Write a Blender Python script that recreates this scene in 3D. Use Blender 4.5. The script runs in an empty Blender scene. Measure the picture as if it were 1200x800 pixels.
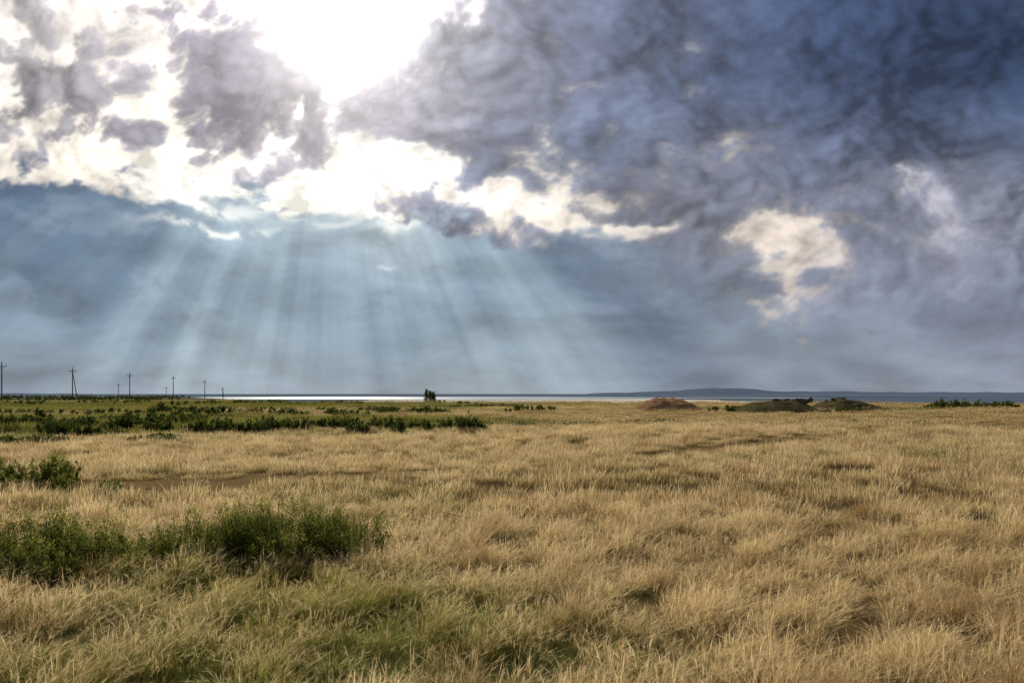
import bpy, bmesh, math, random
import numpy as np
from mathutils import Vector
scene = bpy.context.scene
F = 800.0; HZ = 461.0; CAMH = 2.2
def uv(px, py): return ((px-600)/F, (HZ-py)/F)
def sst(a, b, x):
    t = np.clip((x-a)/(b-a), 0, 1); return t*t*(3-2*t)
# ================================================================ SKY
SUNPX = (388, 14)
su, sv = uv(*SUNPX)
sdir = Vector((su, 1, sv)).normalized()
el = math.asin(sdir.z); az = math.atan2(sdir.x, sdir.y)
def lin(c):
    c = np.asarray(c, float)/255; return np.where(c < .04045, c/12.92, ((c+.055)/1.055)**2.4)
_g = np.random.default_rng(12).uniform(0, 2*np.pi, (256, 256)).astype(np.float32)
GX, GY = np.cos(_g), np.sin(_g)
def perlin(x, y):
    xi = np.floor(x).astype(np.int32); yi = np.floor(y).astype(np.int32)
    fx = (x-xi).astype(np.float32); fy = (y-yi).astype(np.float32)
    xa = xi & 255; xb = (xi+1) & 255; ya = yi & 255; yb = (yi+1) & 255
    ux = fx*fx*fx*(fx*(fx*6-15)+10); uy = fy*fy*fy*(fy*(fy*6-15)+10)
    n00 = GX[xa, ya]*fx+GY[xa, ya]*fy; n10 = GX[xb, ya]*(fx-1)+GY[xb, ya]*fy
    n01 = GX[xa, yb]*fx+GY[xa, yb]*(fy-1); n11 = GX[xb, yb]*(fx-1)+GY[xb, yb]*(fy-1)
    a = n00+(n10-n00)*ux; b = n01+(n11-n01)*ux
    return a+(b-a)*uy
def fbm(x, y, sc, oc, rough=.5, seed=0, billow=False):
    s = 0; am = 1; c, sn = .8, .6
    X_, Y_ = x/sc+seed*17.3, y/sc+seed*9.7
    for o_ in range(oc):
        p_ = perlin(X_, Y_)
        if billow: p_ = np.sqrt(p_*p_+.004)*2.2
        s = s+am*p_; am *= rough
        X_, Y_ = (c*X_-sn*Y_)*2.03+5.1, (sn*X_+c*Y_)*2.03+1.7
    return ((s-s.mean())/s.std()).astype(np.float32)
STEP = 1.25
gx = np.arange(-500, 1700, STEP, dtype=np.float32); gy = np.arange(-420, 482, STEP, dtype=np.float32)
PX, PY = np.meshgrid(gx, gy)
def samp(A_, x, y):
    fx = np.clip((x-gx[0])/STEP, 0, len(gx)-1.001); fy = np.clip((y-gy[0])/STEP, 0, len(gy)-1.001)
    xi = fx.astype(np.int32); yi = fy.astype(np.int32); tx = fx-xi; ty = fy-yi
    if A_.ndim == 3: tx = tx[..., None]; ty = ty[..., None]
    return (A_[yi, xi]*(1-tx)+A_[yi, xi+1]*tx)*(1-ty)+(A_[yi+1, xi]*(1-tx)+A_[yi+1, xi+1]*tx)*ty
w1x = fbm(PX, PY, 240, 3, .5, 1); w1y = fbm(PX, PY, 240, 3, .5, 2)
w2x = fbm(PX, PY, 60, 4, .5, 3); w2y = fbm(PX, PY, 60, 4, .5, 4)
WX = PX+w1x*11+w2x*5.0; WY = PY+w1y*8+w2y*4.0
NX_ = PX+w1x*9+w2x*1.2; NY_ = PY+w1y*6+w2y*1.0
def G(cx, cy, rx, ry, rot=0, w=1.):
    a = math.radians(rot); dx = WX-cx; dy = WY-cy
    X_ = (dx*math.cos(a)+dy*math.sin(a))/rx; Y_ = (-dx*math.sin(a)+dy*math.cos(a))/ry
    return w*np.exp(-(X_*X_+Y_*Y_)**1.2)
M = np.full_like(PX, -.04)
right = sst(440, 570, WX+(WY-100)*.3)
RR = sst(520, 700, PX)
M += right*1.0+RR*.16
for b in [(262,70,62,52,0,.8),(285,130,56,45,20,.9),(240,25,55,25,0,.35),(400,165,54,46,0,1.05),(365,120,62,36,0,.6),(470,112,60,34,0,.6),(25,133,40,16,0,.8),(30,80,48,15,0,.6),
          (108,98,46,16,0,.7),(118,48,44,14,0,.5),(180,148,64,20,5,.75),(215,112,42,24,0,.6),(160,80,30,18,0,.4),(75,160,45,12,0,.35),(545,130,40,45,0,.4),(250,182,30,12,0,.3),
          (388,8,66,46,0,-1.2),(165,190,150,13,0,-.45),(285,212,130,19,0,-.9),(482,187,66,23,5,-1.3),(500,225,110,22,0,-.85),(612,246,88,27,16,-1.9),(352,175,22,20,0,-.3),
          (614,158,42,38,10,-1.0),(822,187,66,27,4,-1.1),(905,292,66,46,18,-1.35),(868,248,30,28,0,-.95),(1100,250,90,55,0,-.8),(730,272,80,8,3,-1.4),(935,325,60,14,0,-.6),
          (1000,70,260,95,0,.6),(980,215,120,26,0,.2),(60,20,100,25,0,-.2),(1160,187,70,8,0,.4)]:
    M += G(*b)
cumL = fbm(NX_, NY_*1.35, 100, 10, .55, 5)
cumR = fbm(NX_, NY_*1.8, 135, 10, .56, 15)
cum = cumL*(1-RR)+cumR*RR
bil = fbm(NX_, NY_*1.25, 58, 7, .52, 6, True)*(1-.15*RR)
fine = fbm(NX_, NY_*1.2, 22, 6, .55, 7)
dens = (M*.9+.38*cum+.20*bil+.07*fine).astype(np.float32)
opS = .50*sst(-.14, .22, dens)+.50*sst(-.38, .65, dens)
opR = .50*sst(-.2, .3, dens)+.50*sst(-.5, .9, dens)
op = opS*(1-RR)+opR*RR
dxs = SUNPX[0]-PX; dys = SUNPX[1]-PY; rr_ = np.hypot(dxs, dys)+1e-3
ux, uy = dxs/rr_, dys/rr_
soft5 = fbm(NX_, NY_*1.35, 100, 5, .5, 5)*(1-RR)+fbm(NX_, NY_*1.8, 135, 5, .52, 15)*RR
bil4 = fbm(NX_, NY_*1.25, 58, 4, .45, 6, True)
dd = (.5*soft5+.30*bil4*(1-.25*RR)).astype(np.float32)
rel = np.clip((dd-samp(dd, PX+ux*11, PY+uy*11))*1.2, -1, 1)
big = fbm(PX+w1x*12, PY*2.0+w1y*8, 230, 6, .5, 9)
mott = fbm(NX_, NY_*1.3, 45, 8, .55, 8)
def field(pts, sig):
    num = 0; den = 0
    for p in pts:
        w_ = np.exp(-((WX-p[0])**2+((WY-p[1])*1.35)**2)/(2*sig*sig))+1e-9/(1+((PX-p[0])**2+(PY-p[1])**2)*1e-4)
        num = num+w_[..., None]*lin(p[2:]); den = den+w_
    return num/den[..., None]
body = field([(30,80,165,160,162),(30,135,138,136,148),(120,100,160,155,160),(190,150,148,144,155),(265,60,134,128,148),(280,140,126,121,139),(390,90,192,182,186),(400,170,142,136,148),(500,30,176,174,184),
 (490,120,152,150,164),(600,60,122,128,148),(600,200,112,120,141),(720,60,96,106,132),(700,180,94,107,133),(850,80,78,91,119),(850,200,112,119,139),(1000,60,60,75,106),(1180,60,54,69,99),(1000,160,84,95,122),
 (1150,160,78,90,116),(780,250,130,131,144),(1000,250,122,128,147),(1120,260,142,145,160),(900,330,130,134,151),(1150,350,116,123,143),(130,190,125,124,138),(600,-200,70,80,105),(0,-200,140,140,150),(1300,-200,55,68,96),(-300,100,130,130,142),(1500,200,75,88,112)], 62)
bri = field([(50,50,242,234,226),(100,170,246,236,222),(300,205,255,252,240),(480,195,255,252,242),(610,250,250,240,225),(612,160,208,200,196),(822,185,200,191,186),(905,298,238,221,201),(865,245,218,207,196),(1100,250,182,181,194),
 (500,10,228,221,225),(730,272,232,222,210),(1150,100,105,115,136),(900,100,115,124,145),(1000,330,165,163,173),(-300,100,225,215,205),(600,-300,130,135,150),(0,-200,200,195,192)], 75)*1.05
low = field([(0,230,74,93,119),(0,330,78,99,125),(0,430,108,127,147),(150,260,82,103,128),(150,330,82,103,128),(300,255,150,168,180),(450,262,163,177,185),(300,340,86,108,132),(450,340,90,112,135),(600,310,88,107,131),
 (600,400,98,117,138),(750,330,90,104,127),(750,400,100,114,134),(900,380,104,115,135),(1100,380,110,117,138),(1200,430,118,124,142),(900,430,114,124,141),(600,452,134,148,160),(300,450,130,146,161),(0,460,134,149,164),(1100,455,126,134,149),
 (-300,300,82,100,124),(1500,350,100,108,130)], 62)
shade = 1+(.12+.06*RR)*big+.09*soft5+.08*bil4*(1-.3*RR)+.07*mott*(1-.1*RR)+.05*fine*(1-.3*RR)+.32*rel
body = body*np.clip(shade, .5, 1.8)[..., None]
thin = np.clip(1-np.clip(dens, 0, 1)*1.6, 0, 1)
body = body*(.93+.40*thin)[..., None]
bri = bri*(np.clip(1+.13*mott+.07*fine+.07*bil, .6, 1.25))[..., None]
glow = np.exp(-rr_/165.); hot = np.exp(-(rr_/60)**2)
upper = bri*(1+.7*glow)[..., None]*(1-op)[..., None]+body*op[..., None]
upper = upper+np.array([1, .94, .90])*(glow*.25)[..., None]+np.array([1, .97, .92])*(hot*1.4+np.exp(-(rr_/125)**2)*.24)[..., None]
st = fbm(PX+w1x*14, (PY+w1y*5)*3.3, 190, 9, .55, 10); st2 = fbm(NX_, NY_*2.0, 90, 8, .55, 11)
hi = sst(450, 330, PY)
low = low*(np.clip(1+.12*st+.09*st2*hi+.04*bil*hi, .6, 1.5))[..., None]
pale = sst(.5, 1.9, cum+.6*st)*hi*.35
low = low*(1-pale[..., None])+lin((132,148,166))*pale[..., None]
wis = np.clip(G(265,274,74,5.5)+G(468,262,32,7,-15)+G(225,246,50,7)+G(300,246,60,9)*.7+G(385,262,40,6)*.5+G(445,308,18,3)*.4, 0, 1)*sst(-.9, .5, mott+.5)
low = low*(1-wis[..., None])+lin((238,240,236))*wis[..., None]
ang = np.degrees(np.arctan2(PX-SUNPX[0], PY-SUNPX[1]))
pr = np.array([(-90,.0),(-72,.08),(-64,.26),(-59,.14),(-54,.48),(-48,.20),(-43,.46),(-39,.26),(-36,.52),(-32,.78),(-29,.52),(-26,.42),(-23,.84),(-20,.56),(-17,.64),(-13,.82),(-9,.50),(-5,.62),(-1,.53),(3,.62),(8,.50),(12,.74),(16,.62),(20,.56),(24,.76),(28,.62),(32,.74),(36,.78),(38.5,.66),(40.5,.28),(44,.16),(47.5,.28),(50,.56),(52,.22),(54.5,.56),(57,.24),(60,.40),(64,.14),(75,.0),(100,0)])
an1 = perlin(ang/4.0, rr_/420.+3.3); an2 = perlin(ang/1.4+9, rr_/500.+1.2); an3 = perlin(ang/10., rr_/300.+8)
sh = sum(np.interp(ang+o, pr[:, 0], pr[:, 1]) for o in (-1.2, -.6, 0, .6, 1.2))/5
sh = sh*np.clip(1+.6*an1+.25*an2+.45*an3, .15, 2)*(1+.06*st)
fade = np.interp(PY, [180, 230, 270, 330, 390, 430, 461, 480], [.3, .6, .82, .95, .92, .78, .52, .3])
low = low+(np.array([.225, .275, .283]))*(sh*fade)[..., None]
hb = sst(446, 464, PY)[..., None]*.30
low = low*(1-hb)+np.array([.31, .35, .40])*hb
ed = np.interp(PX, [-500,0,140,230,330,420,520,600,680,760,850,960,1060,1200,1700], [190,198,206,232,240,246,266,276,278,286,325,352,350,345,330])
df = PY-ed+5*mott+8*cum+4*bil
soft = sst(640, 860, PX)
k_ = sst(-10, 15, df)*(1-soft)+sst(-50, 65, df+8*bil)*soft
rgb = upper*(1-k_[..., None])+low*k_[..., None]
rgb = np.clip(rgb, .012, 2.4).astype(np.float32)
azs = np.radians(np.concatenate([np.arange(-180, -62, 2.0), np.arange(-62, 62, .085), np.arange(62, 180, 2.0)]))
els = np.radians(np.concatenate([np.arange(-1.2, 37, .08), np.linspace(37.2, 89.5, 36)]))
AZ, EL = np.meshgrid(azs, els)
R0 = 56000.
DX, DY, DZ = np.cos(EL)*np.sin(AZ), np.cos(EL)*np.cos(AZ), np.sin(EL)
lim = math.radians(62); A2 = np.abs(AZ)
U_ = np.where(A2 < lim, np.tan(np.minimum(A2, lim)), math.tan(lim)-(A2-lim)*1.4)*np.sign(AZ+1e-9)
cy = np.cos(np.minimum(A2, lim))
V_ = np.tan(np.minimum(EL, math.radians(75)))/cy
fx = 600+U_*F; fy = HZ-V_*F
fy = np.where(fy < -400, -400+np.minimum((-400-fy)*.2, 300), fy)
fx = np.where(fx < -480, -960-fx, fx); fx = np.where(fx > 1680, 3360-fx, fx)
col = samp(rgb, fx, fy)
back = sst(math.radians(70), math.radians(120), A2)[..., None]
col = col*(1-back)+np.array([.16, .18, .22])*back
V = np.stack([DX, DY, DZ], -1).reshape(-1, 3)*R0
nr, nc = AZ.shape
V = np.vstack([V, [[0, 0, R0]]]).astype(np.float32)
i = np.arange(nr-1)[:, None]; j = np.arange(nc)[None]; j2 = (j+1) % nc
Q = np.stack([i*nc+j, (i+1)*nc+j, (i+1)*nc+j2, i*nc+j2], -1).reshape(-1, 4)
T = np.stack([np.full(nc, nr*nc), (nr-1)*nc+(np.arange(nc)+1) % nc, (nr-1)*nc+np.arange(nc)], -1)
me = bpy.data.meshes.new('sky'); me.vertices.add(len(V)); me.vertices.foreach_set('co', V.ravel())
nl = Q.size+T.size; me.loops.add(nl); me.loops.foreach_set('vertex_index', np.concatenate([Q.ravel(), T.ravel()]).astype(np.int32))
me.polygons.add(len(Q)+len(T))
me.polygons.foreach_set('loop_start', np.concatenate([np.arange(len(Q))*4, Q.size+np.arange(len(T))*3]).astype(np.int32))
me.update(calc_edges=True)
ca = me.attributes.new('cloud_light', 'FLOAT_COLOR', 'POINT')
C4 = np.ones((len(V), 4), np.float32); C4[:-1, :3] = col.reshape(-1, 3); C4[-1, :3] = col[-1].mean(0)
ca.data.foreach_set('color', C4.ravel())
skm = bpy.data.materials.new('storm_clouds'); skm.use_nodes = True; n = skm.node_tree; n.nodes.clear()
out = n.nodes.new('ShaderNodeOutputMaterial'); at = n.nodes.new('ShaderNodeAttribute'); at.attribute_name = 'cloud_light'
em = n.nodes.new('ShaderNodeEmission'); tr = n.nodes.new('ShaderNodeBsdfTransparent'); ad = n.nodes.new('ShaderNodeAddShader')
tc = n.nodes.new('ShaderNodeTexCoord'); nz = n.nodes.new('ShaderNodeTexNoise'); nz.inputs['Scale'].default_value = .006; nz.inputs['Detail'].default_value = 2
mr = n.nodes.new('ShaderNodeMapRange'); mr.inputs[3].default_value = .94; mr.inputs[4].default_value = 1.06
n.links.new(tc.outputs['Object'], nz.inputs['Vector']); n.links.new(nz.outputs[0], mr.inputs[0])
n.links.new(mr.outputs[0], em.inputs[1]); n.links.new(at.outputs['Color'], em.inputs[0])
n.links.new(em.outputs[0], ad.inputs[0]); n.links.new(tr.outputs[0], ad.inputs[1]); n.links.new(ad.outputs[0], out.inputs[0])
skm.cycles.emission_sampling = 'NONE'
me.materials.append(skm)
sk = bpy.data.objects.new('sky', me); scene.collection.objects.link(sk)
world = bpy.data.worlds.new("World"); scene.world = world; world.use_nodes = True
nt = world.node_tree; bg = nt.nodes['Background']
ns = nt.nodes.new('ShaderNodeTexSky'); ns.sky_type = 'NISHITA'; ns.sun_disc = False
ns.sun_elevation = el; ns.sun_rotation = az
nt.links.new(ns.outputs[0], bg.inputs[0]); bg.inputs[1].default_value = .002
del PX, PY, WX, WY, NX_, NY_, body, bri, low, upper, rgb, cum, cumL, cumR, bil, fine, mott, dens, AZ, EL, DX, DY, DZ, col

# ================================================================ terrain
_w = []
_r = np.random.default_rng(3)
for lam, amp in ((4.5,.025),(6.5,.03),(11,.05),(17,.06),(31,.09),(57,.14)):
    for k in range(3):
        a = _r.uniform(0, 2*np.pi); ph = _r.uniform(0, 2*np.pi)
        _w.append((np.cos(a)*2*np.pi/lam, np.sin(a)*2*np.pi/lam, ph, amp*.7))
def H(x, y):
    x = np.asarray(x, float); y = np.asarray(y, float)
    d = np.hypot(x, y); az_ = np.arctan2(x, y)
    h = np.zeros_like(d)
    for kx, ky, ph, am in _w: h = h + am*np.sin(kx*x+ky*y+ph)
    h = h*sst(1, 9, d)*(1-.75*sst(50, 120, d))
    left = (1-sst(-.50, -.30, az_))*sst(-3.0, -2.2, az_)
    st_ = 112+358*left
    h = h - 29*sst(0, 1, (d-st_)/1000) + 5*sst(6200, 7600, d)
    return h
def pnoise(x, y, lam, seed):
    r = np.random.default_rng(seed); s = 0
    for k in range(5):
        a = r.uniform(0, 2*np.pi); ph = r.uniform(0, 6.28); l = lam*r.uniform(.6, 1.5)
        s = s + np.sin((np.cos(a)*x+np.sin(a)*y)*2*np.pi/l+ph)
    return s/5

# ================================================================ node helpers
class S:
    def __init__(s, nt, sock): s.nt = nt; s.s = sock
    def m(s, op, *o):
        n = s.nt.nodes.new('ShaderNodeMath'); n.operation = op
        for i, v in enumerate((s,)+o):
            if isinstance(v, S): s.nt.links.new(v.s, n.inputs[i])
            else: n.inputs[i].default_value = v
        return S(s.nt, n.outputs[0])
    def __add__(s, o): return s.m('ADD', o)
    def __radd__(s, o): return s.m('ADD', o)
    def __sub__(s, o): return s.m('SUBTRACT', o)
    def __rsub__(s, o): return (s*-1.0)+o
    def __mul__(s, o): return s.m('MULTIPLY', o)
    def __rmul__(s, o): return s.m('MULTIPLY', o)
    def __truediv__(s, o): return s.m('DIVIDE', o)
    def clamp(s): return s.m('MAXIMUM', 0.0).m('MINIMUM', 1.0)
    def step(s, a, b, lo=0., hi=1.):
        n = s.nt.nodes.new('ShaderNodeMapRange'); n.interpolation_type = 'SMOOTHSTEP'
        s.nt.links.new(s.s, n.inputs[0])
        n.inputs[1].default_value = a; n.inputs[2].default_value = b
        n.inputs[3].default_value = lo; n.inputs[4].default_value = hi
        return S(s.nt, n.outputs[0])
def put(nt, inp, v):
    if isinstance(v, S): nt.links.new(v.s, inp)
    elif isinstance(v, (tuple, list)):
        v = tuple(v)
        if len(inp.default_value) == 4 and len(v) == 3: v = v+(1,)
        inp.default_value = v
    else: inp.default_value = v
def vmath(nt, op, a, b=None, scale=None):
    n = nt.nodes.new('ShaderNodeVectorMath'); n.operation = op
    put(nt, n.inputs[0], a)
    if b is not None: put(nt, n.inputs[1], b)
    if scale is not None: put(nt, n.inputs[3], scale)
    return S(nt, n.outputs[1] if op in ('LENGTH', 'DISTANCE', 'DOT_PRODUCT') else n.outputs[0])
def comb(nt, x, y, z=0.0):
    n = nt.nodes.new('ShaderNodeCombineXYZ')
    for i, v in enumerate((x, y, z)): put(nt, n.inputs[i], v)
    return S(nt, n.outputs[0])
def sep(nt, v):
    n = nt.nodes.new('ShaderNodeSeparateXYZ'); nt.links.new(v.s, n.inputs[0])
    return [S(nt, o) for o in n.outputs]
def noise(nt, vec, scale, detail=4, rough=.5, dist=0., color=False, lac=2.0, dim='3D'):
    n = nt.nodes.new('ShaderNodeTexNoise'); n.noise_dimensions = dim
    if vec is not None: put(nt, n.inputs['Vector'], vec)
    n.inputs['Scale'].default_value = scale; n.inputs['Detail'].default_value = detail
    n.inputs['Roughness'].default_value = rough; n.inputs['Distortion'].default_value = dist
    n.inputs['Lacunarity'].default_value = lac
    return S(nt, n.outputs[1] if color else n.outputs[0])
def mix(nt, f, a, b, mode='MIX'):
    n = nt.nodes.new('ShaderNodeMix'); n.data_type = 'RGBA'; n.blend_type = mode
    n.clamp_factor = True
    put(nt, n.inputs[0], f); put(nt, n.inputs[6], a); put(nt, n.inputs[7], b)
    return S(nt, n.outputs[2])

# ================================================================ sun + camera
ld = bpy.data.lights.new('sun', 'SUN'); ld.energy = 4.6; ld.angle = math.radians(1.5); ld.color = (1, .90, .75)
lo = bpy.data.objects.new('sun', ld); scene.collection.objects.link(lo)
lo.rotation_euler = sdir.to_track_quat('Z', 'Y').to_euler(); lo.location = sdir*60
cd = bpy.data.cameras.new('camera'); cam = bpy.data.objects.new('camera', cd); scene.collection.objects.link(cam)
cam.location = (0, 0, CAMH); cam.rotation_euler = (math.radians(90), 0, 0)
cd.lens = 24; cd.sensor_width = 36; cd.shift_y = (HZ-400)/1200; cd.clip_start = .1; cd.clip_end = 90000
scene.camera = cam

def mesh_obj(name, verts, faces, mat=None, attrs=None, smooth=False, link=True, parent=None):
    me = bpy.data.meshes.new(name)
    me.from_pydata(verts.tolist() if hasattr(verts, 'tolist') else verts, [], faces.tolist() if hasattr(faces, 'tolist') else faces)
    if attrs:
        for k_, a in attrs.items():
            at = me.attributes.new(k_, 'FLOAT', 'POINT'); at.data.foreach_set('value', np.asarray(a, np.float32))
    if smooth: me.polygons.foreach_set('use_smooth', [True]*len(me.polygons))
    if mat: me.materials.append(mat)
    me.update()
    ob = bpy.data.objects.new(name, me)
    if link: scene.collection.objects.link(ob)
    if parent: ob.parent = parent
    return ob

# ================================================================ materials
def newmat(name):
    m = bpy.data.materials.new(name); m.use_nodes = True
    n = m.node_tree; n.nodes.clear()
    out = n.nodes.new('ShaderNodeOutputMaterial')
    return m, n, out
def pos(n):
    g = n.nodes.new('ShaderNodeNewGeometry'); return S(n, g.outputs['Position'])
def wblob(n, p, cx, cy, rx, ry, rot=0, a=0., b=.7):
    mp = n.nodes.new('ShaderNodeMapping'); mp.vector_type = 'TEXTURE'
    put(n, mp.inputs[0], p); mp.inputs[1].default_value = (cx, cy, 0)
    mp.inputs[2].default_value = (0, 0, math.radians(rot)); mp.inputs[3].default_value = (rx, ry, 1000)
    g = n.nodes.new('ShaderNodeTexGradient'); g.gradient_type = 'SPHERICAL'; n.links.new(mp.outputs[0], g.inputs[0])
    return S(n, g.outputs[1]).step(a, b)
def greenness(n):
    p = pos(n); x, y, z = sep(n, p)
    p2 = comb(n, x, y, 0.)
    wn = vmath(n, 'SUBTRACT', noise(n, p2, .12, 3, .6, color=True, dim='2D'), (.5, .5, .5))
    pw = vmath(n, 'ADD', p2, vmath(n, 'MULTIPLY', wn, (6, 6, 0)))
    sx = comb(n, x*.45, y, 0.)
    g = (noise(n, sx, .35, 4, .6, dim='2D')-.5)*1.5 + (noise(n, p2, .05, 3, .5, dim='2D')-.5)*.7
    g = g + wblob(n, pw, -4.0, 5.0, 9, 6)*.52 + wblob(n, pw, -5, 10, 7, 3.5)*.25
    g = g + wblob(n, pw, -30, 50, 46, 24)*.9 + wblob(n, pw, -90, 130, 140, 85)*.9 + wblob(n, pw, -17, 19, 10, 5)*.3
    g = g + wblob(n, pw, 9, 22, 9, 3.5)*.3 + wblob(n, pw, 42, 92, 26, 12)*.8
    return g+.17, p, p2
def foliage_bsdf(n, out, col, tr=.45, trcol=None):
    d = n.nodes.new('ShaderNodeBsdfDiffuse'); t = n.nodes.new('ShaderNodeBsdfTranslucent')
    put(n, d.inputs[0], col); put(n, t.inputs[0], trcol or col)
    mx = n.nodes.new('ShaderNodeMixShader'); mx.inputs[0].default_value = tr
    n.links.new(d.outputs[0], mx.inputs[1]); n.links.new(t.outputs[0], mx.inputs[2])
    n.links.new(mx.outputs[0], out.inputs[0])
def attr(n, name):
    a = n.nodes.new('ShaderNodeAttribute'); a.attribute_name = name; return S(n, a.outputs['Fac'])

gm, n, out = newmat('dry_grass')
g, p, p2 = greenness(n)
h = attr(n, 'hgt'); r = attr(n, 'rnd')
oi = n.nodes.new('ShaderNodeObjectInfo'); orr = S(n, oi.outputs['Random'])
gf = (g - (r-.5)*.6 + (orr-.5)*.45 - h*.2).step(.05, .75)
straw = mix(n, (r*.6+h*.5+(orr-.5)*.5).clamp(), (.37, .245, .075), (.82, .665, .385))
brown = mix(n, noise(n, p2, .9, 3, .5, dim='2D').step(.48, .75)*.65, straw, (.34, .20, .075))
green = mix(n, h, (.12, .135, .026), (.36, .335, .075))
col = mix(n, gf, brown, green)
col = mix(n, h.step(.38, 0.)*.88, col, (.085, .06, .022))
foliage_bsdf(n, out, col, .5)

sm, n, out = newmat('shrub_foliage')
h = attr(n, 'hgt'); r = attr(n, 'rnd')
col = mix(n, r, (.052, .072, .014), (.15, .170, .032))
col = mix(n, h.step(.5, 1.)*.6, col, (.31, .31, .07))  # backlit highlight on the shoot tips, put into the leaf colour
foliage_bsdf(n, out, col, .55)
dm, n, out = newmat('dark_scrub')
h = attr(n, 'hgt'); r = attr(n, 'rnd')
col = mix(n, r, (.04, .06, .014), (.10, .125, .03))
foliage_bsdf(n, out, col, .45)
bark, n, out = newmat('bark')
d = n.nodes.new('ShaderNodeBsdfDiffuse'); n.links.new(d.outputs[0], out.inputs[0])
put(n, d.inputs[0], mix(n, noise(n, pos(n), 20, 4), (.07, .05, .03), (.16, .12, .08)))

grm, n, out = newmat('steppe_ground')
g, p, p2 = greenness(n)
dist = vmath(n, 'LENGTH', p2)
fine = noise(n, p2, 9, 8, .7, dim='2D'); med = noise(n, p2, 1.3, 6, .65, dim='2D')
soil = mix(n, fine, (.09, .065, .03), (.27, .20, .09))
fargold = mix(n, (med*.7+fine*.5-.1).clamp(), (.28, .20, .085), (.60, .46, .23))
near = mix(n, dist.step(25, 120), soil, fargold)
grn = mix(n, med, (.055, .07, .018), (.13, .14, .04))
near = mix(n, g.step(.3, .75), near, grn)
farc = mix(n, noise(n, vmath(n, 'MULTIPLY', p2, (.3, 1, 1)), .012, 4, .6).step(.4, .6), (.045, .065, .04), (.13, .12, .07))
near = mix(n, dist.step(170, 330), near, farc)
haze_tint = mix(n, noise(n, vmath(n, 'MULTIPLY', p2, (.3, 1, 1)), .0012, 5, .6), (.065, .10, .15), (.12, .16, .20))  # aerial haze painted into the far ground's base colour
near = mix(n, dist.step(600, 2000), near, haze_tint)
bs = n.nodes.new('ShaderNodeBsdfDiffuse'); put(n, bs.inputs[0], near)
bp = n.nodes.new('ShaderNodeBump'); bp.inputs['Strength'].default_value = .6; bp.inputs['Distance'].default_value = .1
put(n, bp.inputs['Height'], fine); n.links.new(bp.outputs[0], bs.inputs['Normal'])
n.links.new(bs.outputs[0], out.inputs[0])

# ================================================================ ground sheet
na = 480
rr = []; rv = .6
while rv < 52000: rr.append(rv); rv *= 1.055
rr = np.array(rr)
A = np.linspace(0, 2*np.pi, na, endpoint=False)
X = (rr[:, None]*np.sin(A)[None]); Y = (rr[:, None]*np.cos(A)[None])
V = np.stack([X, Y, H(X, Y)], -1).reshape(-1, 3)
V = np.vstack([V, [[0, 0, float(H(0, 0))]]])
nr = len(rr)
i = np.arange(nr-1)[:, None]; j = np.arange(na)[None]; j2 = (j+1) % na
Fq = np.stack([i*na+j, i*na+j2, (i+1)*na+j2, (i+1)*na+j], -1).reshape(-1, 4)[:, ::-1]
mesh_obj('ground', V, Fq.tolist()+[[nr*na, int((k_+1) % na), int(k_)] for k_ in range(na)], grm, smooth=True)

# ================================================================ lake + added bright sheet
def flat_sheet(name, cx, cy, rx, ry, z, mat, seed):
    r_ = np.random.default_rng(seed); m_ = 160
    a = np.linspace(0, 2*np.pi, m_, endpoint=False)
    rad_ = 1+.10*np.sin(3*a+r_.uniform(0, 6))+.08*np.sin(5*a+r_.uniform(0, 6))+.05*np.sin(11*a+r_.uniform(0, 6))
    P = np.stack([cx+rx*rad_*np.cos(a), cy+ry*rad_*np.sin(a), np.full(m_, z)], -1)
    P = np.vstack([P, [[cx, cy, z]]])
    return mesh_obj(name, P, [[k_, (k_+1) % m_, m_] for k_ in range(m_)], mat)
wm, n, out = newmat('lake_water')
b = n.nodes.new('ShaderNodeBsdfPrincipled'); b.inputs['Roughness'].default_value = .2
b.inputs['Base Color'].default_value = (.34, .39, .42, 1); b.inputs['IOR'].default_value = 1.33
n.links.new(b.outputs[0], out.inputs[0])
flm, n, out = newmat('lake_glare_sheet')  # added pale sheet; its colour stands in for bright light on the lake
b = n.nodes.new('ShaderNodeBsdfDiffuse')
put(n, b.inputs[0], mix(n, noise(n, vmath(n, 'MULTIPLY', pos(n), (.2, 1, 1)), .004, 5, .6).step(.35, .65), (.38, .36, .32), (.72, .68, .60)))
n.links.new(b.outputs[0], out.inputs[0])
flat_sheet('lake_glare_sheet', 150, 3100, 800, 1200, -27.9, flm, 1)
flat_sheet('lake', -450, 4900, 2300, 1450, -27.2, wm, 2)

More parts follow.
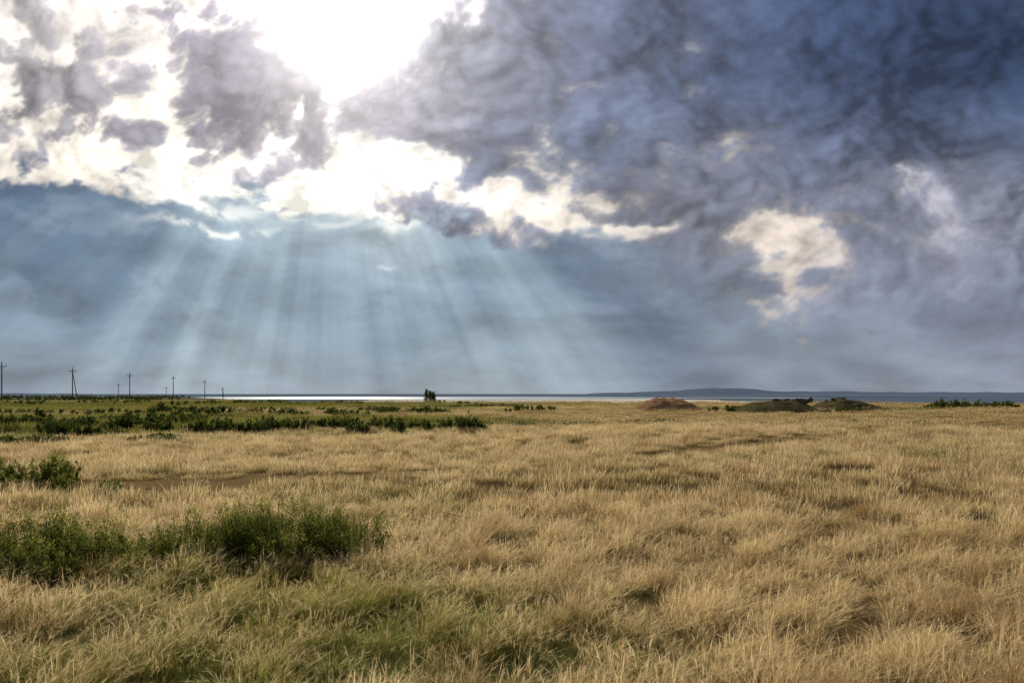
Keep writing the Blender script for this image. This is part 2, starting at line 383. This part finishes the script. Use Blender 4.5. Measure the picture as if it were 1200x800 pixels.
# ================================================================ hills
hm, n, out = newmat('haze_tinted_hills')
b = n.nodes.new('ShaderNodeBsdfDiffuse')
put(n, b.inputs[0], mix(n, noise(n, pos(n), .002, 5, .6), (.08, .115, .175), (.135, .175, .24)))  # bluish distance haze baked into the hill colour
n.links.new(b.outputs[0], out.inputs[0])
def hills(prof, dist_, depth, seed):
    r_ = np.random.default_rng(seed)
    px = np.linspace(prof[0][0], prof[-1][0], 300)
    pyv = np.interp(px, [a for a, _ in prof], [b_ for _, b_ in prof])
    ph = r_.uniform(0, 6, 4)
    pyv = pyv - .35*np.sin(px/9+ph[0])-.25*np.sin(px/21+ph[1])-.2*np.sin(px/4.3+ph[2])
    x = (px-600)/F*dist_
    z = CAMH+(HZ-pyv)/F*dist_
    rows = []
    for t, s in ((-1, 0), (-.6, .35), (-.25, .8), (0, 1), (.4, .8), (1, 0)):
        zz = -26+(z+26)*s+ (6*np.sin(x/300+t*4) if 0 < s < 1 else 0)
        rows.append(np.stack([x, np.full_like(x, dist_+t*depth), zz], -1))
    V_ = np.concatenate(rows); m_ = len(px)
    f_ = [[a*m_+k_, a*m_+k_+1, (a+1)*m_+k_+1, (a+1)*m_+k_] for a in range(5) for k_ in range(m_-1)]
    mesh_obj('distant_hills', V_, f_, hm, smooth=True)
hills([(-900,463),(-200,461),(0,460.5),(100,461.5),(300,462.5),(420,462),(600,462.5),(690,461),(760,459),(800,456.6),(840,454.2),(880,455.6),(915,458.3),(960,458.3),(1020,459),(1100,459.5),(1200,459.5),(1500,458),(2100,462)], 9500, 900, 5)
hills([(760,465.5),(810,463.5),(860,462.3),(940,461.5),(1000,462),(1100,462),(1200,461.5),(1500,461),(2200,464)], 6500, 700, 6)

# ================================================================ footpath
pathpts = np.array([(-14,16.0),(-7.4,17),(-4.6,18.3),(0,20),(4,22.5),(7.9,26),(15.5,31),(22,36.5),(35,47.6),(52,58),(75,70)])
def catmull(P, m_=24):
    o = []
    Pp = np.vstack([2*P[0]-P[1], P, 2*P[-1]-P[-2]])
    for k_ in range(1, len(Pp)-2):
        for t in np.linspace(0, 1, m_, endpoint=False):
            a, b_, c_, d_ = Pp[k_-1:k_+3]
            o.append(.5*((2*b_)+(-a+c_)*t+(2*a-5*b_+4*c_-d_)*t*t+(-a+3*b_-3*c_+d_)*t**3))
    return np.array(o)
PC = catmull(pathpts)
tg = np.gradient(PC, axis=0); tg /= np.linalg.norm(tg, axis=1)[:, None]
nm = np.stack([-tg[:, 1], tg[:, 0]], -1)
wdt = .50+.08*np.sin(np.arange(len(PC))*.7)
rows = []
for s in (-1, -.5, 0, .5, 1):
    xy = PC+nm*(s*wdt)[:, None]
    rows.append(np.column_stack([xy, H(xy[:, 0], xy[:, 1])+.02-.012*abs(s)]))
m_ = len(PC)
V_ = np.concatenate(rows); f_ = [[a*m_+k_, a*m_+k_+1, (a+1)*m_+k_+1, (a+1)*m_+k_] for a in range(4) for k_ in range(m_-1)]
pm, n, out = newmat('trodden_earth')
b = n.nodes.new('ShaderNodeBsdfDiffuse')
put(n, b.inputs[0], mix(n, noise(n, pos(n), 6, 8, .7), (.10, .07, .03), (.24, .17, .08)))
n.links.new(b.outputs[0], out.inputs[0])
mesh_obj('footpath', V_, f_, pm, smooth=True)
def path_d(x, y):
    o = np.full(len(x), 1e9)
    for k_ in range(0, len(PC), 2):
        o = np.minimum(o, np.hypot(x-PC[k_, 0], y-PC[k_, 1]))
    return o

# ================================================================ grass
tufts = bpy.data.collections.new('grass_tufts')
def make_tuft(name, nb, radius, h0, h1, wid, segs, seed, plume=.15, awn=0, lean=.45):
    r_ = np.random.default_rng(seed)
    Vs, Fs, Hh, Rr = [], [], [], []; c = 0
    for k_ in range(nb):
        a = r_.uniform(0, 2*np.pi); rr_ = radius*math.sqrt(r_.uniform(0, 1))
        root = np.array([rr_*math.cos(a), rr_*math.sin(a), -.03])
        L = r_.uniform(h0, h1)*(1-.35*(rr_/radius)**2)
        od = np.array([math.cos(a), math.sin(a)])*.5*(rr_/radius)+r_.normal(0, .48, 2)+np.array([.42, 0])
        bend = lean*r_.uniform(.3, 1.9)
        isp = r_.uniform() < plume
        if isp: L *= 1.25
        wa = r_.uniform(0, np.pi); wd = np.array([math.cos(wa), math.sin(wa), 0])
        rn_ = r_.uniform()
        w = wid*r_.uniform(.6, 1.3)
        pts = []
        for s in np.linspace(0, 1, segs+1):
            zz = L*(s-.28*bend*s*s*s*1.3); xy = od*bend*L*(s**2)*.8
            pts.append(root+np.array([xy[0], xy[1], zz]))
        for ii, s in enumerate(np.linspace(0, 1, segs+1)):
            if isp: ww = w*(.6+1.5*max(0, 1-abs(s-.82)/.2))
            else: ww = w*(1-s*.85)
            if ii == segs:
                Vs.append(pts[ii]); Hh.append(1); Rr.append(rn_ if not isp else 1.2)
            else:
                Vs += [pts[ii]-wd*ww/2, pts[ii]+wd*ww/2]; Hh += [s*(L/h1), s*(L/h1)]; Rr += [rn_ if not (isp and s > .6) else 1.2]*2
        for ii in range(segs-1): Fs.append([c+2*ii, c+2*ii+1, c+2*ii+3, c+2*ii+2])
        Fs.append([c+2*segs-2, c+2*segs-1, c+2*segs]); c = len(Vs)
        if isp and awn:
            for q_ in range(awn):
                s = r_.uniform(.6, 1); i0 = min(int(s*segs), segs-1); t = s*segs-i0
                b0 = pts[i0]*(1-t)+pts[i0+1]*t
                e = b0+np.array([od[0]*.05+r_.normal(0, .018), od[1]*.05+r_.normal(0, .018), r_.uniform(.02, .055)])
                wv_ = r_.normal(0, 1, 3); wv_ /= np.linalg.norm(wv_)
                Vs += [b0-wv_*.0012, b0+wv_*.0012, e]; Hh += [1, 1, 1]; Rr += [1.2]*3
                Fs.append([c, c+1, c+2]); c += 3
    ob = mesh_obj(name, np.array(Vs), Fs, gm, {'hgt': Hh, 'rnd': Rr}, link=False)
    tufts.objects.link(ob)
NV = 6
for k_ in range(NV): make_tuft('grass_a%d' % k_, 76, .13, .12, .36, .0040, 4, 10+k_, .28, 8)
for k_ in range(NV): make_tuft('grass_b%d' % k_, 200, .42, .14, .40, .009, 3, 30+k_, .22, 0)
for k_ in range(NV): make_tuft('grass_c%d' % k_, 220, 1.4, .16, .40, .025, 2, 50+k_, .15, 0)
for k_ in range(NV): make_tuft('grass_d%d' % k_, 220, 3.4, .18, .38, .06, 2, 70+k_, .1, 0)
def scatter(d0, d1, dens, base, seed):
    r_ = np.random.default_rng(seed)
    ymax = d1; area = (2*(.95*ymax+3))*(ymax-0)
    N_ = int(area*dens)
    x = r_.uniform(-(.95*ymax+3), .95*ymax+3, N_); y = r_.uniform(0, ymax, N_)
    d_ = np.hypot(x, y)*r_.uniform(.93, 1.07, N_)
    ok = (np.abs(x) < .90*y+2) & (d_ > d0) & (d_ < d1)
    x = x[ok]; y = y[ok]
    nn = pnoise(x, y, 1.6, 5)+.7*pnoise(x, y, .75, 6)
    keep = r_.uniform(size=len(x)) < np.clip(.72+.72*nn, .20, 1)
    x = x[keep]; y = y[keep]; nn = nn[keep]
    pd = path_d(x, y)
    sc = 1+.42*nn+.18*pnoise(x, y, 9, 8)+r_.normal(0, .16, len(x))
    sc = np.clip(sc, .38, 1.6)
    rad_ = {0: .1, 1: .3, 2: .6, 3: .6}[base]
    ok = (pd > .42+rad_*.6) | (r_.uniform(size=len(x)) < .10)
    sc = np.where(pd < 1.0+rad_, sc*.6, sc)
    x, y, sc = x[ok], y[ok], sc[ok]
    ang_ = 1.0*pnoise(x, y, 5, 9)+r_.normal(0, .8, len(x))
    return (np.column_stack([x, y, H(x, y)]), np.column_stack([r_.normal(0, .10, len(x)), r_.normal(0, .10, len(x)), ang_]),
            np.column_stack([.5+.5*sc, .5+.5*sc, sc]), base*NV+r_.integers(0, NV, len(x)))
parts = [scatter(3.0, 14, 36, 0, 1), scatter(13, 40, 6.0, 1, 2), scatter(38, 120, .7, 2, 3), scatter(112, 200, .11, 3, 4)]
P_ = np.concatenate([a[0] for a in parts]); R_ = np.concatenate([a[1] for a in parts])
S_ = np.concatenate([a[2] for a in parts]); I_ = np.concatenate([a[3] for a in parts])
def instancer(name, P, R, Sc, I, coll):
    me = bpy.data.meshes.new(name); me.vertices.add(len(P)); me.vertices.foreach_set('co', P.astype(np.float32).ravel())
    a = me.attributes.new('rot', 'FLOAT_VECTOR', 'POINT'); a.data.foreach_set('vector', R.astype(np.float32).ravel())
    a = me.attributes.new('scl', 'FLOAT_VECTOR', 'POINT'); a.data.foreach_set('vector', Sc.astype(np.float32).ravel())
    a = me.attributes.new('idx', 'INT', 'POINT'); a.data.foreach_set('value', I.astype(np.int32))
    ob = bpy.data.objects.new(name, me); scene.collection.objects.link(ob)
    ng = bpy.data.node_groups.new(name+'_scatter', 'GeometryNodeTree')
    ng.interface.new_socket('Geometry', in_out='INPUT', socket_type='NodeSocketGeometry')
    ng.interface.new_socket('Geometry', in_out='OUTPUT', socket_type='NodeSocketGeometry')
    gi = ng.nodes.new('NodeGroupInput'); go = ng.nodes.new('NodeGroupOutput')
    ip = ng.nodes.new('GeometryNodeInstanceOnPoints'); ci = ng.nodes.new('GeometryNodeCollectionInfo')
    ci.inputs[0].default_value = coll; ci.inputs[1].default_value = True; ci.inputs[2].default_value = True
    def na_(nm_, t):
        n_ = ng.nodes.new('GeometryNodeInputNamedAttribute'); n_.data_type = t; n_.inputs[0].default_value = nm_; return n_.outputs[0]
    er = ng.nodes.new('FunctionNodeEulerToRotation'); ng.links.new(na_('rot', 'FLOAT_VECTOR'), er.inputs[0])
    ng.links.new(gi.outputs[0], ip.inputs['Points']); ng.links.new(ci.outputs[0], ip.inputs['Instance'])
    ip.inputs['Pick Instance'].default_value = True
    ng.links.new(na_('idx', 'INT'), ip.inputs['Instance Index'])
    ng.links.new(er.outputs[0], ip.inputs['Rotation']); ng.links.new(na_('scl', 'FLOAT_VECTOR'), ip.inputs['Scale'])
    ng.links.new(ip.outputs[0], go.inputs[0])
    md = ob.modifiers.new('scatter', 'NODES'); md.node_group = ng
    return ob
instancer('grass', P_, R_, S_, I_, tufts)

# ================================================================ shrubs
def shrub_arrays(lobes, nsprig, nleaf, ll, lw, seed):
    r_ = np.random.default_rng(seed)
    Lf, Hh, Rr, St = [], [], [], []
    tot = sum(l[2]*l[3] for l in lobes)
    for (cx, cy, rx, ry, hh) in lobes:
        ns_ = max(3, int(nsprig*rx*ry/tot))
        a = r_.uniform(0, 2*np.pi, ns_); rr_ = np.sqrt(r_.uniform(0, 1, ns_))
        x = cx+rx*rr_*np.cos(a); y = cy+ry*rr_*np.sin(a)
        top = hh*(1-.55*rr_**2.4)*(1+.2*pnoise(x, y, rx*.7, seed+1))*r_.uniform(.5, 1.15, ns_)
        z0 = H(x, y)
        lean = np.column_stack([np.cos(a)*rr_*.25, np.sin(a)*rr_*.25])+r_.normal(0, .13, (ns_, 2))
        for k_ in range(ns_):
            s = r_.uniform(.18, 1, nleaf)**.8
            Lk = top[k_]
            c0 = np.column_stack([x[k_]+lean[k_, 0]*Lk*s**1.4, y[k_]+lean[k_, 1]*Lk*s**1.4, z0[k_]+Lk*s])
            sp = .085*Lk/.8*(1.15-s)+.012
            c0 += np.column_stack([r_.normal(0, 1, nleaf)*sp, r_.normal(0, 1, nleaf)*sp, r_.normal(0, .02, nleaf)])
            dr = r_.normal(0, .55, (nleaf, 3)); dr[:, 2] = np.abs(dr[:, 2])+.45
            dr /= np.linalg.norm(dr, axis=1)[:, None]
            sd = np.cross(dr, r_.normal(0, 1, (nleaf, 3))); sd /= np.linalg.norm(sd, axis=1)[:, None]
            l_ = ll*r_.uniform(.6, 1.3, nleaf)[:, None]; w_ = lw*r_.uniform(.7, 1.2, nleaf)[:, None]
            Q = np.stack([c0, c0+dr*l_*.5+sd*w_/2, c0+dr*l_, c0+dr*l_*.5-sd*w_/2], 1)
            Lf.append(Q.reshape(-1, 3)); Hh.append(np.repeat(s*Lk/hh, 4)); Rr.append(np.repeat(np.clip(r_.uniform(0, 1, nleaf)*.6+.4*r_.uniform(), 0, 1), 4))
            ps = np.array([[x[k_]+lean[k_, 0]*Lk*t**1.4, y[k_]+lean[k_, 1]*Lk*t**1.4, z0[k_]-.03+Lk*t] for t in (0, .35, .7, .97)])
            St.append(ps)
    return np.concatenate(Lf), np.concatenate(Hh), np.concatenate(Rr), St
def make_shrub(name, lobes, nsprig, nleaf, ll, lw, seed, stemw=.006, mat=None):
    Lf, Hh, Rr, St = shrub_arrays(lobes, nsprig, nleaf, ll, lw, seed)
    nq = len(Lf)//4
    Fq_ = np.arange(nq*4).reshape(-1, 4).tolist(); V_ = [Lf]; c = len(Lf); mi = [0]*nq
    for ps in St:
        wds = np.array([1, .8, .55, .25])*stemw
        for dvec in (np.array([1, 0, 0]), np.array([0, 1, 0])):
            V_.append(np.concatenate([ps-dvec*wds[:, None], ps+dvec*wds[:, None]]))
            for t in range(3): Fq_.append([c+t, c+t+1, c+5+t, c+4+t]); mi.append(1)
            c += 8
    V_ = np.concatenate(V_); z = len(V_)-len(Hh)
    ob = mesh_obj(name, V_, Fq_, mat or sm, {'hgt': np.concatenate([Hh, np.zeros(z)]), 'rnd': np.concatenate([Rr, np.zeros(z)])})
    ob.data.materials.append(bark); ob.data.polygons.foreach_set('material_index', mi)
    return ob
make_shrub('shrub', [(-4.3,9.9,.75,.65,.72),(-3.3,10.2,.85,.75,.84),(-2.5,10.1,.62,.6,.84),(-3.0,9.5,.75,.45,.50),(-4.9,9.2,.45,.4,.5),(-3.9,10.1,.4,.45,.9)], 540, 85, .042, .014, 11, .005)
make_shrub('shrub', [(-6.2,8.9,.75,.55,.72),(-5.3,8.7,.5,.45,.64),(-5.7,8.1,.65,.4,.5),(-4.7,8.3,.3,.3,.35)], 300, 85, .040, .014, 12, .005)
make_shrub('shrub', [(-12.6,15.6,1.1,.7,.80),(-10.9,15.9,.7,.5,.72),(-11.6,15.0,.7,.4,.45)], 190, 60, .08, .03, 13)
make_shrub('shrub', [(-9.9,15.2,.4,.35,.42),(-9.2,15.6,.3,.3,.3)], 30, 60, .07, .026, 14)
def px_lobes(x0, x1, ybase, ytop0, ytop1, nlob, seed, dj=1.5):
    r_ = np.random.default_rng(seed); o = []
    for k_ in range(nlob):
        t = (k_+r_.uniform(-.3, 1.3))/nlob
        d_ = CAMH/((ybase-HZ)/F)*r_.uniform(1-dj/50, 1+dj/50)
        px = x0+(x1-x0)*t; hh = CAMH-((ytop0+(ytop1-ytop0)*t)-HZ)/F*d_
        hh *= r_.uniform(.45, 1.1)
        rx = (x1-x0)/F*d_/nlob*r_.uniform(.6, 1.4)
        o.append(((px-600)/F*d_, d_, rx, min(rx*.8, 1.6), max(.22, hh)))
    return o
th = []
th += px_lobes(225, 360, 508, 487, 488, 11, 1, 2) + px_lobes(350, 570, 506, 488, 489, 22, 2, 3) + px_lobes(560, 700, 500, 493, 496, 9, 3)
th += px_lobes(45, 110, 509, 487, 489, 6, 4) + px_lobes(-60, 240, 502, 487, 487, 22, 5, 6) + px_lobes(150, 210, 517, 508, 509, 4, 6)
th += px_lobes(-40, 60, 517, 506, 507, 5, 26)+px_lobes(200, 238, 494, 482, 482, 4, 7) + px_lobes(748, 797, 494, 489, 489, 3, 8)
make_shrub('shrub_thicket', th, 2500, 42, .16, .06, 21, .015, dm)
th = px_lobes(-80, 260, 489, 480, 480, 22, 9, 9) + px_lobes(160, 520, 484, 477, 477, 18, 10, 10) + px_lobes(420, 640, 481, 476, 475, 8, 12, 10)
th += px_lobes(835, 1000, 482, 477, 476, 7, 14, 6) + px_lobes(1085, 1190, 479, 469, 469, 7, 16, 3)
make_shrub('shrub_thicket', th, 1300, 34, .32, .12, 22, .03, dm)
th = []
r_ = np.random.default_rng(99)
for k_ in range(24):
    d_ = r_.uniform(120, 170); px = r_.uniform(-150, 620)
    th.append(((px-600)/F*d_, d_, r_.uniform(2, 5), 2.0, r_.uniform(.3, .6)))
for k_ in range(50):
    d_ = r_.uniform(200, 480); px = r_.uniform(-250, 215)
    th.append(((px-600)/F*d_, d_, r_.uniform(4, 12), 2.5, r_.uniform(.6, 1.4)))
make_shrub('shrub_thicket', th, 1200, 26, .6, .3, 23, .05, dm)

# ================================================================ mounds
def mound_mat(name, c1, c2, c3):
    m_, n, out = newmat(name)
    b = n.nodes.new('ShaderNodeBsdfDiffuse')
    c = mix(n, noise(n, pos(n), 1.2, 7, .65).step(.3, .7), c1, c2)
    c = mix(n, noise(n, pos(n), .35, 4, .6).step(.5, .68), c, c3)
    put(n, b.inputs[0], c)
    bp = n.nodes.new('ShaderNodeBump'); bp.inputs['Strength'].default_value = .8; bp.inputs['Distance'].default_value = .3
    put(n, bp.inputs['Height'], noise(n, pos(n), 2.5, 7, .65)); n.links.new(bp.outputs[0], b.inputs['Normal'])
    n.links.new(b.outputs[0], out.inputs[0]); return m_
red = mound_mat('red_earth', (.19, .105, .055), (.36, .21, .12), (.26, .18, .08))
drk = mound_mat('grassy_earth', (.06, .052, .026), (.13, .10, .05), (.07, .08, .028))
def mound(name, px0, px1, pyb, prof, mat, seed, ratio=.5):
    d_ = CAMH/((pyb-HZ)/F); x0 = (px0-600)/F*d_; x1 = (px1-600)/F*d_
    cx, rx = (x0+x1)/2, (x1-x0)/2; ry = rx*ratio+1.5
    NX, NY = 70, 36
    gx, gy = np.meshgrid(np.linspace(-1.25, 1.25, NX), np.linspace(-1.25, 1.25, NY))
    X_ = cx+gx*rx; Y_ = d_+gy*ry
    hz = np.interp((gx+1)/2, [p_[0] for p_ in prof], [CAMH-(p_[1]-HZ)/F*d_ for p_ in prof])
    hz = hz-H(X_, d_+0*Y_)
    fall = np.clip(1-gy**2, 0, 1)**.8*np.clip((1-np.abs(gx)**4), 0, 1)
    Z_ = H(X_, Y_) + hz*fall*(1+.12*pnoise(X_, Y_, 1.6, seed)+.08*pnoise(X_, Y_, .8, seed+3)) - .12*(fall < .02)
    V_ = np.stack([X_, Y_, Z_], -1).reshape(-1, 3)
    f_ = [[a*NX+b_, a*NX+b_+1, (a+1)*NX+b_+1, (a+1)*NX+b_] for a in range(NY-1) for b_ in range(NX-1)]
    mesh_obj(name, V_, f_, mat, smooth=True)
mound('earth_mound', 733, 826, 481, [(0,480),(.12,475),(.25,469.5),(.40,466),(.5,466.8),(.62,466.4),(.75,468.6),(.88,472.5),(1,480)], red, 41)
mound('earth_mound', 850, 958, 483, [(0,483),(.12,477),(.3,472),(.5,470),(.72,468.8),(.85,470.2),(1,476)], drk, 42)
mound('earth_mound', 942, 1042, 482, [(0,477),(.2,472),(.38,467),(.5,468),(.7,472),(.88,476),(1,481)], drk, 43)
rm, n, out = newmat('rock')
b = n.nodes.new('ShaderNodeBsdfDiffuse'); put(n, b.inputs[0], mix(n, noise(n, pos(n), 3, 6), (.06, .05, .045), (.16, .13, .10)))
n.links.new(b.outputs[0], out.inputs[0])
def rocks(px, py, d_, w, cnt, seed):
    r_ = np.random.default_rng(seed); bm = bmesh.new()
    for k_ in range(cnt):
        s = r_.uniform(.15, .4)
        res = bmesh.ops.create_icosphere(bm, subdivisions=2, radius=s)
        c = np.array([(px-600)/F*d_+r_.uniform(-w, w), d_+r_.uniform(-1, 1), CAMH-(py-HZ)/F*d_+r_.uniform(-.25, .1)])
        k1 = r_.uniform(.6, 1.3, 3)
        for v_ in res['verts']:
            nz = 1+.25*math.sin(v_.co.x*9+k_)+.2*math.sin(v_.co.y*11+v_.co.z*7)
            v_.co = Vector((v_.co.x*k1[0]*1.4*nz+c[0], v_.co.y*k1[1]*nz+c[1], v_.co.z*k1[2]*nz*.8+c[2]))
    me = bpy.data.meshes.new('rubble_pile'); bm.to_mesh(me); bm.free(); me.materials.append(rm)
    scene.collection.objects.link(bpy.data.objects.new('rubble_pile', me))
rocks(928, 469.5, 80, 2.0, 14, 1); rocks(983, 468.0, 84, 1.2, 10, 2)

# ================================================================ power poles
wd_, n, out = newmat('weathered_pole')
b = n.nodes.new('ShaderNodeBsdfDiffuse'); put(n, b.inputs[0], mix(n, noise(n, pos(n), 4, 5), (.07, .06, .05), (.14, .12, .10)))
n.links.new(b.outputs[0], out.inputs[0])
mt, n, out = newmat('insulator_porcelain')
b = n.nodes.new('ShaderNodeBsdfPrincipled'); b.inputs['Base Color'].default_value = (.25, .22, .2, 1); b.inputs['Roughness'].default_value = .3
n.links.new(b.outputs[0], out.inputs[0])
wmt, n, out = newmat('oxidised_wire')
b = n.nodes.new('ShaderNodeBsdfDiffuse'); b.inputs[0].default_value = (.09, .09, .09, 1)
n.links.new(b.outputs[0], out.inputs[0])
def tube(bm, a, b_, r0, r1, seg=8):
    a = Vector(a); b_ = Vector(b_); d_ = (b_-a); q_ = d_.to_track_quat('Z', 'Y')
    ra, rb = [], []
    for k_ in range(seg):
        t = 2*math.pi*k_/seg; o = Vector((math.cos(t), math.sin(t), 0))
        ra.append(bm.verts.new(a+q_@(o*r0))); rb.append(bm.verts.new(b_+q_@(o*r1)))
    for k_ in range(seg): bm.faces.new([ra[k_], ra[(k_+1) % seg], rb[(k_+1) % seg], rb[k_]])
    bm.faces.new(ra[::-1]); bm.faces.new(rb)
def bobj(name, bm, mat, parent):
    me = bpy.data.meshes.new(name); bm.to_mesh(me); bm.free(); me.materials.append(mat)
    ob = bpy.data.objects.new(name, me); scene.collection.objects.link(ob); ob.parent = parent; return ob
def pole(px, d_, hh, strut=False, yaw=.3, wf=1.):
    x = (px-600)/F*d_; z = float(H(x, d_))
    e = bpy.data.objects.new('power_pole', None); scene.collection.objects.link(e)
    e.location = (x, d_, z); e.rotation_euler = (0, 0, yaw)
    bm = bmesh.new(); tube(bm, (0,0,-.5), (0,0,hh), .19*wf, .13*wf, 10); bobj('post', bm, wd_, e)
    bm = bmesh.new(); tube(bm, (-1.1,0,hh-1.1), (1.1,0,hh-1.1), .08*wf, .08*wf); tube(bm, (-.8,0,hh-1.1), (0,0,hh-1.8), .045*wf, .045*wf); tube(bm, (.8,0,hh-1.1), (0,0,hh-1.8), .045*wf, .045*wf)
    bobj('crossarm', bm, wd_, e)
    bm = bmesh.new()
    for xx, zz in ((-1., hh-1.02), (1., hh-1.02), (0, hh)):
        tube(bm, (xx,0,zz), (xx,0,zz+.16), .05, .05); tube(bm, (xx,0,zz+.16), (xx,0,zz+.34), .11*wf, .06*wf)
    bobj('insulators', bm, mt, e)
    if strut:
        bm = bmesh.new(); tube(bm, (1.5,.0,-.4), (.1,0,hh-1.6), .16*wf, .11*wf); bobj('strut', bm, wd_, e)
    ca, sa = math.cos(yaw), math.sin(yaw)
    return [(x+xx*ca, d_+xx*sa, z+zz) for xx, zz in ((-1., hh-.7), (1., hh-.7), (0, hh+.3))]
tops = [pole(-90, 160, 11), pole(2, 195, 11), pole(85, 235, 11, True), pole(152, 310, 11.4, False, .3, 1.1), pole(203, 380, 11.8, False, .3, 1.2), pole(240, 450, 12.6, False, .3, 1.3), pole(261, 545, 13.4, True, .3, 1.3)]
t2 = [pole(139, 520, 11, False, .3, 1.2), pole(195, 600, 12, False, .3, 1.2)]
def wires(tp):
    bm = bmesh.new()
    for a, b_ in zip(tp[:-1], tp[1:]):
        for k_ in range(3):
            A_, B_ = Vector(a[k_]), Vector(b_[k_]); prev = A_
            for t in np.linspace(0, 1, 13)[1:]:
                p_ = A_.lerp(B_, t); p_.z -= .9*4*t*(1-t); tube(bm, prev, p_, .006, .006, 4); prev = p_
    me = bpy.data.meshes.new('power_line_wires'); bm.to_mesh(me); bm.free(); me.materials.append(wmt)
    scene.collection.objects.link(bpy.data.objects.new('power_line_wires', me))
wires(tops); wires(t2)

# ================================================================ lone trees
def tree(px, d_, hh, cr, seed):
    r_ = np.random.default_rng(seed); x = (px-600)/F*d_; z = float(H(x, d_))
    e = bpy.data.objects.new('poplar_tree', None); scene.collection.objects.link(e); e.location = (x, d_, z)
    bm = bmesh.new(); tube(bm, (0,0,-.4), (0,0,hh*.55), .14, .09); tube(bm, (0,0,hh*.5), (.1,0,hh*.93), .09, .03)
    tips = []
    for k_ in range(16):
        t = r_.uniform(.08, .85); a = r_.uniform(0, 6.28); L_ = cr*(1-.6*t)*r_.uniform(.6, 1.1)
        s0 = (0, 0, hh*t); e0 = (L_*math.cos(a), L_*math.sin(a), hh*t+L_*1.3); tube(bm, s0, e0, .05, .02, 5); tips.append(e0)
    bobj('trunk', bm, bark, e)
    Q, Hh, Rr = [], [], []
    for tp in tips+[(0, 0, hh*.9), (0, 0, hh*.8), (0, 0, hh*.97)]:
        m_ = 90
        c = np.array(tp)+r_.normal(0, 1, (m_, 3))*np.array([.22, .22, .42])
        c[:, 2] = np.clip(c[:, 2], hh*.04, hh*1.06)
        dr = r_.normal(0, 1, (m_, 3)); dr /= np.linalg.norm(dr, axis=1)[:, None]
        sd = np.cross(dr, r_.normal(0, 1, (m_, 3))); sd /= np.linalg.norm(sd, axis=1)[:, None]
        Q.append(np.stack([c, c+dr*.10+sd*.06, c+dr*.20, c+dr*.10-sd*.06], 1).reshape(-1, 3))
        Hh.append(np.repeat(c[:, 2]/hh*.5, 4)); Rr.append(np.repeat(r_.uniform(0, .7, m_), 4))
    Q = np.concatenate(Q)
    mesh_obj('crown', Q, np.arange(len(Q)).reshape(-1, 4), dm, {'hgt': np.concatenate(Hh), 'rnd': np.concatenate(Rr)}, parent=e)
tree(500.0, 200, 3.9, .55, 1); tree(508.0, 202, 3.2, .55, 2); tree(504, 206, 3.5, .5, 3)

scene.view_settings.view_transform = 'Standard'; scene.view_settings.look = 'None'
scene.view_settings.exposure = 0; scene.view_settings.gamma = 1
